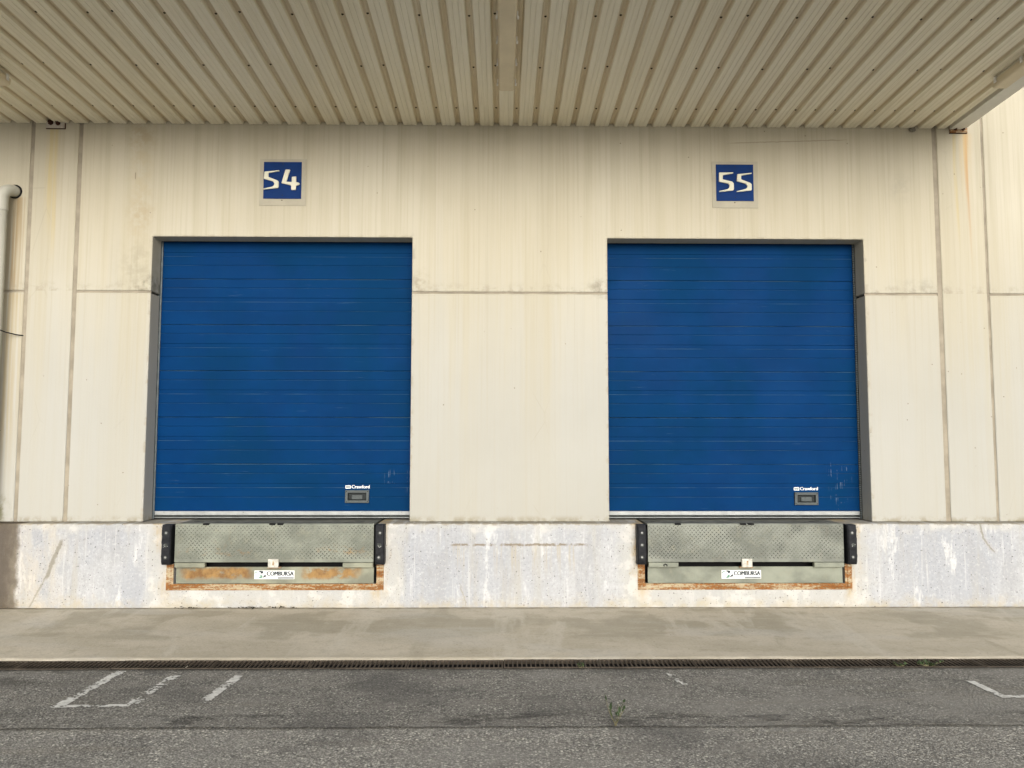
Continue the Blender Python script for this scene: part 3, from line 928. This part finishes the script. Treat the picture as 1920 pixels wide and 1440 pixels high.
def make_leveller(c, label, lipm, lowm, hook):
    L = empty('dock_leveller', (c, -0.2, 0.3), label, 'dock leveller', 'dock levellers')
    hw = 0.990
    yl = -0.205
    # deck
    deck = boxobj('deck_plate', (c - hw, c + hw, -0.165, 2.4, ZD - 0.012, ZD + 0.002), 'deck', L)
    # lip: top flange and hanging plate
    lip = boxobj('lip_plate', (c - hw, c + hw, yl, yl + 0.018, 0.530, ZD - 0.002), lipm, L, 0.003)
    tm = tread_mesh(2 * hw - 0.01, 0.335, 3)
    t = link('tread_pattern', tm, 'tread', lip)
    t.location = (c, yl - 0.0002, 0.562)
    t['kind'] = 'stuff'
    bm = bmesh.new(); tube(bm, [(c - hw, -0.184, ZD - 0.004), (c + hw, -0.184, ZD - 0.004)], 0.011, 10)
    obj('lip_hinge', bm, lipm, lip, smooth=False)
    for dx in (-0.68, -0.02, 0.06):
        boxobj('hinge_slot', (c + dx - 0.035, c + dx + 0.025, yl - 0.002, yl + 0.03, ZD - 0.008, ZD + 0.009), 'black', lip)  # black boxes painting the dark of the hinge slots
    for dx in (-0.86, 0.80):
        boxobj('deck_slot', (c + dx - 0.05, c + dx + 0.05, 0.06, 0.075, ZD + 0.001, ZD + 0.004), 'black', deck)  # thin black strips standing in for the dark of open slots
    # front plate below the lip
    low = boxobj('front_plate', (c - hw + 0.004, c + hw - 0.002, -0.160, -0.148, 0.314, 0.478), lowm, L, 0.003)
    for k, (a, b) in enumerate(((-hw + .006, -0.685), (0.685, hw - .004))):
        kp = boxobj('lip_keeper', (c + a, c + b, -0.212, -0.161, 0.479, 0.526), lowm, L, 0.004)
        if hook and k == 0:
            bm = bmesh.new()
            tube(bm, [(c - 0.83, -0.214, 0.492), (c - 0.835, -0.222, 0.505), (c - 0.822, -0.222, 0.514), (c - 0.806, -0.222, 0.508), (c - 0.802, -0.214, 0.492)], 0.005, 8)
            obj('hook', bm, 'rubber', kp)
    bm = bmesh.new(); box(bm, c - 0.052, c + 0.052, -0.235, -0.207, 0.482, 0.566)
    la = obj('lip_latch', bm, 'latch', L, 0.005)
    boxobj('latch_weld', (c - 0.066, c + 0.066, -0.208, -0.162, 0.470, 0.484), 'rust', la, 0.004)
    boxobj('rust_spot', (c - 0.006, c + 0.010, -0.2358, -0.2345, 0.505, 0.545), 'rust', la)
    boxobj('pit_shade_panel', (c - hw - 0.02, c + hw + 0.02, -0.05, -0.03, 0.301, ZD - 0.013), 'black', L)  # black panel added to paint the dark inside the pit
    # rusty angle frame cast into the concrete
    fw_, yf = 0.072, DY - 0.006
    bm = bmesh.new()
    xl, xr, zb = c - PW, c + PW, 0.310
    prism_xz(bm, [(xl - fw_, 0.246), (xr + fw_, 0.246), (xr + fw_, 0.66), (xr - 0.001, 0.66), (xr - 0.001, zb), (xl + 0.001, zb), (xl + 0.001, 0.66), (xl - fw_, 0.66)], yf, yf + 0.012)
    fr = obj('pit_frame', bm, 'rust', L, 0.003)
    bm = bmesh.new()
    for b in ((xl - fw_ + .02, xr + fw_ - .02, 0.272, 0.279), (xl - 0.030, xl - 0.023, 0.28, 0.52), (xr + 0.023, xr + 0.030, 0.28, 0.52)):
        box(bm, b[0], b[1], yf - 0.005, yf + 0.002, b[2], b[3])
    obj('frame_ridge', bm, 'rust', fr, 0.002)
    # adhesive maker's plate
    sc = c - 0.005 + (0.0 if c < 0 else -0.035)
    sx0, sx1, sz0, sz1 = sc - 0.20, sc + 0.20, 0.358, 0.443
    ys = -0.1605
    st = boxobj('sticker', (sx0, sx1, ys - 0.0015, ys + 0.001, sz0, sz1), 'white', L)
    tx = link('lettering', text_mesh('COMBURSA', 0.060, 0.0, 0.0004, 0.272, 0.0034), 'darkprint', st)
    tx.location = (sx0 + 0.122, ys - 0.002, sz0 + 0.034)
    boxobj('grey_bar', (sx0 + 0.235, sx1 - 0.006, ys - 0.0022, ys - 0.0016, sz0 + 0.004, sz0 + 0.019), 'greyprint', st)
    bm = bmesh.new()
    for k in range(16):
        box(bm, sx0 + 0.124 + k * 0.0068, sx0 + 0.128 + k * 0.0068, ys - 0.0022, ys - 0.0016, sz0 + 0.017, sz0 + 0.022)
    obj('small_print', bm, 'greyprint', st)
    def emb(pts, mat, name):
        bm = bmesh.new()
        prism_xz(bm, [(sx0 + p[0], sz0 + p[1]) for p in pts], ys - 0.0024, ys - 0.0016)
        obj(name, bm, mat, st)
    emb([(0.004, 0.062), (0.022, 0.076), (0.030, 0.074), (0.040, 0.066), (0.022, 0.066), (0.006, 0.052)], 'greenprint', 'emblem_leaf')
    emb([(0.036, 0.076), (0.060, 0.082), (0.088, 0.078), (0.090, 0.066), (0.078, 0.052), (0.066, 0.056), (0.060, 0.068), (0.048, 0.072)], 'darkprint', 'emblem_cap')
    emb([(0.058, 0.050), (0.068, 0.040), (0.084, 0.036), (0.080, 0.014), (0.062, 0.006), (0.044, 0.010), (0.040, 0.014), (0.056, 0.022), (0.060, 0.032)], 'greenprint', 'emblem_body')
    emb([(0.084, 0.020), (0.108, 0.046), (0.114, 0.040), (0.116, 0.022), (0.100, 0.020), (0.086, 0.012)], 'darkprint', 'emblem_tail')
    kids_at(L)
make_leveller(LV[0], 'rust-stained dock leveller with hanging tread-plate lip under the left door', 'lip1', 'low1', False)
make_leveller(LV[1], 'cleaner grey-green dock leveller with hanging tread-plate lip under the right door', 'lip2', 'low2', True)

# ------------------------------------------------------------------ rubber bumpers
def make_bumper(x0, label, seed):
    r = random.Random(seed)
    w = 0.092
    B = empty('dock_bumper', (x0 + w / 2, DY, 0.512), label, 'bumper', 'black rubber dock bumpers')
    bm = bmesh.new()
    nv = 14
    rows = []
    y0, y1 = DY - 0.112, DY + 0.02
    for i in range(nv + 1):
        z = 0.512 + 0.392 * i / nv
        t = min(i, nv - i) / nv
        ch = 0.018 * max(0, 1 - t * 9)
        j = lambda: r.uniform(-.0022, .0022)
        rows.append([bm.verts.new(p) for p in ((x0 + j(), y1, z), (x0 + j(), y0 + 0.012 + ch, z), (x0 + .012 + j(), y0 + ch + j(), z), (x0 + w - .012 + j(), y0 + ch + j(), z), (x0 + w + j(), y0 + 0.012 + ch, z), (x0 + w + j(), y1, z))])
    for a, b in zip(rows, rows[1:]):
        for k in range(6):
            bm.faces.new((a[k], a[(k + 1) % 6], b[(k + 1) % 6], b[k]))
    bm.faces.new(rows[0]); bm.faces.new(rows[-1])
    obj('rubber_block', bm, 'rubber', B)
    for z in (0.585, 0.705, 0.825):
        bm = bmesh.new()
        cx = x0 + w / 2 + r.uniform(-.006, .006)
        tube(bm, [(cx, y0 + 0.001, z), (cx, y0 - 0.0012, z)], 0.021, 14)
        wsh = obj('washer_recess', bm, 'gasket', B)
        bm = bmesh.new()
        if abs(z - 0.705) > 0.01 or r.random() < 0.4:
            tube(bm, [(cx, y0 - 0.0012, z + .002), (cx, y0 - 0.006, z + .002)], [0.012, 0.010], 8)
            obj('bolt', bm, 'bolt', B)
        else:
            for q in range(9):
                px, pz = cx + r.uniform(-.022, .022), z + r.uniform(-.02, .02)
                tube(bm, [(px, y0 + 0.001, pz), (px, y0 - 0.0016, pz)], r.uniform(.002, .005), 5)
            obj('scuff', bm, 'bolt', B)
    kids_at(B)
for k, (c, nm) in enumerate(((LV[0], 'left'), (LV[1], 'right'))):
    make_bumper(c - PW - 0.088, 'black rubber bumper on the left side of the %s dock leveller' % nm, 3 + k)
    make_bumper(c + PW - 0.004, 'black rubber bumper on the right side of the %s dock leveller' % nm, 13 + k)

# ------------------------------------------------------------------ number signs
FIVE = [(390, 548), (672, 518), (676, 536), (468, 574), (466, 650), (640, 716), (668, 742), (668, 845), (655, 866), (374, 896), (374, 880), (545, 838), (578, 812), (584, 775), (556, 736), (378, 686)]
FOUR = [(795, 505), (885, 508), (815, 740), (915, 745), (918, 645), (1003, 640), (1003, 748), (1050, 758), (1075, 775), (1065, 800), (1003, 820), (998, 902), (910, 902), (908, 815), (718, 770)]
FIVE_B = [(342, 558), (622, 552), (622, 572), (417, 610), (414, 690), (597, 735), (627, 770), (627, 880), (612, 908), (339, 938), (339, 920), (507, 880), (539, 850), (542, 800), (517, 772), (339, 738)]
def make_sign(cx, digits, label, tilt):
    s = empty('number_sign', (cx, 0, 4.29), label, 'sign', 'bay number signs')
    boxobj('backing_board', (cx - 0.243, cx + 0.250, -0.006, -0.0005, 4.218, 4.724), 'signback', s, 0.0015)
    p = boxobj('sign_plate', (cx - 0.200, cx + 0.200, -0.012, -0.0062, 4.292, 4.690), 'signblue', s, 0.001)
    for dz in (4.665, 4.330):
        bm = bmesh.new(); tube(bm, [(cx + 0.002, -0.0118, dz), (cx + 0.002, -0.0135, dz)], 0.005, 8)
        obj('fixing_screw', bm, 'handledark', p)
    bm = bmesh.new(); tube(bm, [(cx - 0.003, -0.0055, 4.276), (cx - 0.003, -0.010, 4.276)], 0.006, 8)
    obj('fixing_screw', bm, 'rustbolt', s)
    for pts, ox, oz in digits:
        bm = bmesh.new()
        prism_xz(bm, [(cx + (q[0] - 732.5 + ox) * 0.4 / 729, 4.491 - (q[1] - 707 + oz) * 0.4 / 720) for q in pts], -0.030, -0.0125)
        obj('digit', bm, 'digit', s, 0.004, seg=1)
    kids_at(s)
make_sign(-2.334, ((FIVE, 0, 0), (FOUR, 0, 0)), 'blue square sign reading 54 above the left door', 0)
make_sign(2.475, ((FIVE_B, 77, -40), (FIVE, 385, 0)), 'blue square sign reading 55 above the right door', 0)

# ------------------------------------------------------------------ canopy
SLOPE = -0.0276
PIT = 0.205
X0R = -0.069                    # centre of the trough at the middle light
CY1 = -2.5                     # outer edge of the canopy
can = empty('canopy', (0, 0, 5.1), 'cream corrugated metal canopy projecting over the loading dock', 'canopy')
def sheet_mesh():
    """five troughs per sheet; local x=0 at the first trough centre minus half a pitch"""
    prof = []
    for k in range(5):
        a = k * PIT
        prof += [(a, 0), (a + 0.018, 0), (a + 0.020, 0.0025), (a + 0.022, 0), (a + 0.0685, 0)] if False else []
        prof += [(a, 0.0), (a + 0.019, 0.0), (a + 0.0220, 0.005), (a + 0.025, 0.0), (a + 0.0675, 0.0),
                 (a + 0.0820, 0.034), (a + 0.0935, 0.034), (a + 0.0970, 0.030), (a + 0.1080, 0.030), (a + 0.1115, 0.034), (a + 0.1230, 0.034),
                 (a + 0.1375, 0.0), (a + 0.180, 0.0), (a + 0.1830, 0.005), (a + 0.186, 0.0)]
    prof.append((5 * PIT - 0.004, 0.0))
    prof.append((5 * PIT, -0.0012))
    prof.append((5 * PIT + 0.012, -0.0012))
    bm = bmesh.new()
    ys = [-0.004, -0.9, -1.8, CY1]
    rows = [[bm.verts.new((x, y, z + SLOPE * y)) for (x, z) in prof] for y in ys]
    for a, b in zip(rows, rows[1:]):
        for i in range(len(prof) - 1):
            bm.faces.new((a[i], a[i + 1], b[i + 1], b[i]))
    me = bpy.data.meshes.new('soffit_sheet')
    bm.to_mesh(me); bm.free()
    me.materials.append(MATS['soffit'])
    return me
sm = sheet_mesh()
XR = 4.800
for k in range(-12, 6):
    # a sheet carries troughs j = 5k-1 .. 5k+3
    xs = X0R + (5 * k - 1) * PIT - PIT / 2
    if xs + 5 * PIT <= XR + 0.02:
        s = link('soffit_sheet', sm, None, can)
        s.location = (xs, 0, 5.10)
        xlast = xs + 5 * PIT
# narrow cut sheet closing the run at the right-hand edge
cnt = int((XR - xlast) / PIT)
bm = bmesh.new()
prof = []
for k in range(cnt):
    a = xlast + k * PIT
    prof += [(a, 0), (a + 0.0675, 0), (a + 0.082, 0.034), (a + 0.0935, 0.034), (a + 0.097, 0.030), (a + 0.108, 0.030), (a + 0.1115, 0.034), (a + 0.123, 0.034), (a + 0.1375, 0), (a + 0.18, 0)]
prof.append((XR - 0.035, 0)); prof.append((XR - 0.02, 0.034)); prof.append((XR + 0.03, 0.034))
rows = [[bm.verts.new((x, y, 5.10 + z + SLOPE * y)) for (x, z) in prof] for y in (-0.004, CY1)]
for i in range(len(prof) - 1):
    bm.faces.new((rows[0][i], rows[0][i + 1], rows[1][i + 1], rows[1][i]))
obj('soffit_sheet', bm, 'soffit', can)
# screws
bm = bmesh.new()
tube(bm, [(0, 0, 0.001), (0, 0, -0.002)], 0.011, 10)
tube(bm, [(0, 0, -0.002), (0, 0, -0.008)], [0.007, 0.005], 6)
scr_me = mesh_of('screw', bm)
scr_me.materials.append(MATS['screw'])
for j in range(-27, 24):
    for r_, y in enumerate((-0.365, -1.185, -2.01)):
        k = (j + 6) % 5
        if r_ and k not in (0, 1, 3): continue
        if X0R + j * PIT > XR - 0.05: continue
        yy = y - (0.025 if k == 1 and r_ else 0) + rnd.uniform(-.006, .006)
        s = link('screw', scr_me, None, can)
        s.location = (X0R + j * PIT + rnd.uniform(-.003, .003), yy, 5.130 + SLOPE * yy)
def sloped(name, x0, x1, y0, y1, z0, z1, mat, parent, bev=0.0):
    bm = bmesh.new(); box(bm, x0, x1, y0, y1, z0, z1)
    for v in bm.verts: v.co.z += SLOPE * v.co.y
    return obj(name, bm, mat, parent, bev)
sloped('edge_trim', XR + 0.004, 4.965, CY1 - .05, -0.012, 5.086, 5.46, 'trim', can, 0.004)
sloped('unseen_roof_block', -16, XR, CY1, -0.002, 5.20, 5.42, 'unseen_roof', can)  # unseen box added above the soffit to block light
sloped('fascia', -16, XR, CY1 - 0.05, CY1 - .002, 5.06, 5.46, 'trim', can)
def anchor(x0, x1, z0, z1, mat, bolts):
    p = boxobj('anchor_plate', (x0, x1, -0.022, -0.0005, z0, z1), mat, can, 0.003)
    bm = bmesh.new()
    for b in ((x0 - .004, x1 + .004, z0 - .006, z0 - .0005), (x1 + 0.0005, x1 + .006, z0, z1)):
        box(bm, b[0], b[1], -0.012, -0.0005, b[2], b[3])
    obj('plate_edge', bm, 'rustbolt', p)
    for bx, bz, r in bolts:
        bm = bmesh.new()
        tube(bm, [(bx, -0.022, bz), (bx, -0.034, bz)], r, 6)
        tube(bm, [(bx, -0.034, bz), (bx, -0.055, bz + .004)], r * 0.62, 10)
        obj('bolt', bm, 'rustbolt', p, 0.003)
anchor(-4.842, -4.648, 5.042, 5.20, 'plate', [(-4.790, 5.098, 0.030), (-4.712, 5.093, 0.028)])
anchor(4.808, 4.992, 5.052, 5.20, 'rust', [(4.86, 5.094, 0.022), (4.945, 5.094, 0.024)])
kids_at(can)

# ------------------------------------------------------------------ strip lights
def make_light(cx, y0, label):
    L = empty('strip_light', (cx, y0, 5.12), label, 'light', 'strip lights under the canopy')
    y1 = y0 - 1.58
    sloped('housing', cx - 0.058, cx + 0.058, y1 + 0.015, y0 - 0.015, 5.066, 5.0995, 'lighthouse', L, 0.004)
    bm = bmesh.new()
    # diffuser: a shallow trough with slanting sides
    A = [(-0.066, 5.072), (-0.076, 5.062), (-0.070, 5.012), (-0.058, 5.002), (0.058, 5.002), (0.070, 5.012), (0.076, 5.062), (0.066, 5.072)]
    ra = [bm.verts.new((cx + p[0], y0, p[1] + SLOPE * y0)) for p in A]
    rb = [bm.verts.new((cx + p[0], y1, p[1] + SLOPE * y1)) for p in A]
    for i in range(8):
        bm.faces.new((ra[i], ra[(i + 1) % 8], rb[(i + 1) % 8], rb[i]))
    bm.faces.new(ra); bm.faces.new(rb[::-1])
    obj('diffuser', bm, 'light', L, 0.004)
    for k in range(5):
        yy = y0 - 0.06 - k * 0.365
        for s in (-1, 1):
            bm = bmesh.new()
            e = cx + s * 0.077
            zc = SLOPE * yy
            a, b = sorted((e, e + s * 0.010))
            box(bm, a, b, yy - 0.016, yy + 0.016, 5.030 + zc, 5.085 + zc)
            a, b = sorted((e + s * .010, e + s * .016))
            box(bm, a, b, yy - 0.007, yy + 0.007, 5.024 + zc, 5.05 + zc)
            obj('clip', bm, 'clip', L, 0.002)
    kids_at(L)
make_light(0.033, -0.985, 'strip light in the middle of the canopy ceiling between the two doors')
make_light(4.645, -1.10, 'strip light at the right-hand edge of the canopy')
make_light(-4.655, -1.02, 'strip light at the far left of the canopy ceiling')

# ------------------------------------------------------------------ downpipe at the left
dp = empty('downpipe', (-5.147, -0.15, ZD), 'white plastic downpipe with an elbow leaving the wall at far left', 'pipe')
px, pz = -5.150, 4.350
path = [(px + 0.006, 0.06, pz + .006), (px + 0.004, -0.045, pz + .004)]
for k in range(9):
    a = math.radians(90 * k / 8)
    path.append((px - 0.035 * k / 8, -0.045 - 0.105 * math.sin(a), pz - 0.105 + 0.105 * math.cos(a)))
bm = bmesh.new(); tube(bm, path, 0.060, 24); obj('elbow', bm, 'pvc', dp, smooth=True)
px -= 0.035
bm = bmesh.new(); tube(bm, [(px, -0.15, pz - 0.10), (px, -0.15, ZD + 0.02)], 0.0565, 24); obj('pipe', bm, 'pvc', dp, smooth=True)
bm = bmesh.new(); tube(bm, [(px, -0.15, pz - 0.085), (px, -0.15, pz - 0.24)], 0.064, 24); obj('socket', bm, 'pvc', dp, smooth=False)
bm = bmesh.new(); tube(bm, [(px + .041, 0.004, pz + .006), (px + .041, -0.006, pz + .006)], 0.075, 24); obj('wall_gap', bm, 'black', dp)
bm = bmesh.new(); tube(bm, [(px, -0.15, 2.83), (px, -0.15, 2.86)], 0.060, 24); clipo = obj('pipe_clip', bm, 'pvc', dp)
bm = bmesh.new(); tube(bm, [(px + .055, -0.17, 2.865), (px + .075, -0.10, 2.85), (px + 0.15, -0.03, 2.832), (px + 0.19, 0.01, 2.83)], 0.006, 8); obj('clip_rod', bm, 'rubber', clipo)
kids_at(dp)

# ------------------------------------------------------------------ trench drain
td = empty('trench_drain', (0, -1.848, 0), 'long slotted iron trench drain grating between the concrete apron and the asphalt', 'drain')
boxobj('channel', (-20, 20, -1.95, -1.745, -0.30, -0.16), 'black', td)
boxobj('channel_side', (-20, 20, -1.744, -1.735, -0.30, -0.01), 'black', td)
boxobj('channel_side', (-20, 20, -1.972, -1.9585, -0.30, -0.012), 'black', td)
GL, SL = 0.75, 0.034
def grate_mesh():
    bm = bmesh.new()
    y0, y1 = -1.9565, -1.7435
    box(bm, 0.003, GL - 0.003, y0, y0 + 0.013, -0.030, 0.002)
    box(bm, 0.003, GL - 0.003, y1 - 0.013, y1, -0.030, 0.002)
    n = int((GL - 0.006) / SL)
    st = (GL - 0.006) / n
    for i in range(n + 1):
        x = 0.003 + i * st
        w = 0.0050 if 0 < i < n else 0.011
        box(bm, max(0.003, x - w), min(GL - 0.003, x + w), y0 + 0.013, y1 - 0.013, -0.007, 0.0015)
    me = mesh_of('drain_grate', bm)
    me.materials.append(MATS['grate'])
    return me
gm = grate_mesh()
for k in range(-9, 9):
    g = link('drain_grate', gm, None, td)
    g.location = (0.762 - 0.75 + k * GL, 0, rnd.uniform(-.002, .002))
kids_at(td)

# ------------------------------------------------------------------ weeds, litter, nest
def blade(bm, base, direction, h, w, bend, n=5):
    d = Vector(direction).normalized()
    side = Vector((-d.y, d.x, 0)).normalized()
    prev = None
    for i in range(n + 1):
        t = i / n
        p = Vector(base) + Vector((d.x, d.y, 0)) * (bend * t * t) + Vector((0, 0, h * t - bend * 0.35 * t ** 3))
        ww = w * (1 - t) * (0.4 + 1.2 * min(t * 3, 1)) * 0.5 + 0.0004
        a, b = bm.verts.new(p - side * ww), bm.verts.new(p + side * ww)
        if prev: bm.faces.new((prev[0], prev[1], b, a))
        prev = (a, b)
def make_weed(x, y, h, nst, nlf, spread, label, seed, dry=0.4):
    r = random.Random(seed)
    gz = ground_z(y) - 0.005
    W_ = empty('weed', (x, y, gz), label, 'weed', 'weeds growing in cracks of the yard')
    bs, bl = bmesh.new(), bmesh.new()
    for k in range(nst):
        a = r.uniform(0, 6.28); hh = h * r.uniform(0.5, 1.0)
        tip = Vector((x + math.cos(a) * spread * r.random(), y + math.sin(a) * spread * 0.6 * r.random(), gz + hh))
        b0 = Vector((x + r.uniform(-.012, .012), y + r.uniform(-.006, .006), gz))
        mid = b0.lerp(tip, 0.5) + Vector((r.uniform(-.015, .015), r.uniform(-.01, .01), hh * 0.08))
        tube(bs, [b0, mid, tip], [0.0022, 0.0016, 0.0006], 5)
        for q in range(nlf):
            t = r.uniform(0.15, 1.0)
            p = b0.lerp(mid, t * 2) if t < .5 else mid.lerp(tip, t * 2 - 1)
            aa = r.uniform(0, 6.28)
            blade(bl, p, (math.cos(aa), math.sin(aa), 0), r.uniform(.02, .06) * (h / 0.35 + .4), r.uniform(.008, .018), r.uniform(.01, .04), 4)
    obj('stem', bs, 'straw', W_)
    obj('leaves', bl, 'leaf', W_)
    kids_at(W_)
make_weed(0.685, -3.275, 0.20, 6, 4, 0.11, 'tall thin green weed rising from the asphalt joint', 5)
make_weed(3.33, -1.93, 0.045, 10, 6, 0.20, 'low leafy green weed sprouting from the drain grating at right', 9)
make_weed(0.62, -1.96, 0.04, 4, 5, 0.06, 'tiny weed tuft at the edge of the middle of the drain', 12)
make_weed(3.08, -1.94, 0.035, 4, 5, 0.08, 'small weed tuft on the drain beside the larger leafy weed', 15)

def litter(x, n, sx, label, seed):
    r = random.Random(seed)
    bm = bmesh.new()
    for k in range(n):
        cx, cy = x + r.gauss(0, sx), DY - 0.010 - abs(r.gauss(0, 0.022))
        cz = ground_z(cy) + r.uniform(0.002, 0.016)
        a, s = r.uniform(0, 6.28), r.uniform(0.008, 0.022)
        t = Vector((math.cos(a), math.sin(a) * .5, r.uniform(-.5, .5))) * s
        u = Vector((-math.sin(a), math.cos(a) * .5, r.uniform(-.3, .6))) * s * 0.5
        c = Vector((cx, cy, cz))
        bm.faces.new([bm.verts.new(c + q) for q in (-t, -u * .8 + t * .1, t, u)])
    o = obj('leaf_litter', bm, 'litter')
    me = o.data
    off = Vector((x, DY - .02, ground_z(DY)))
    for v in me.vertices: v.co -= off
    o.location = off
    tag(o, label, 'leaf litter', 'leaf litter at the foot of the dock')
litter(-2.55, 45, 0.075, 'dark dead leaves piled against the dock below the left leveller', 1)
litter(-3.12, 26, 0.07, 'thin scrap of dark litter near the left bumper at the dock foot', 2)
litter(-2.22, 26, 0.09, 'thin line of dark litter right of the leaf pile', 3)

bm = bmesh.new()
bmesh.ops.create_icosphere(bm, subdivisions=3, radius=0.032)
for v in bm.verts:
    v.co *= 1 + 0.30 * mnoise.noise(v.co * 60) + 0.2 * mnoise.noise(v.co * 25)
    v.co.x *= 1.15; v.co.y *= 0.6; v.co.z *= 0.85
    if v.co.y > 0.012: v.co.y = 0.012
o = obj('mud_nest', bm, 'mud', smooth=True)
o.location = (4.402, -0.016, 5.085)
tag(o, 'small lump of grey mud nest tucked under the canopy at right', 'nest')
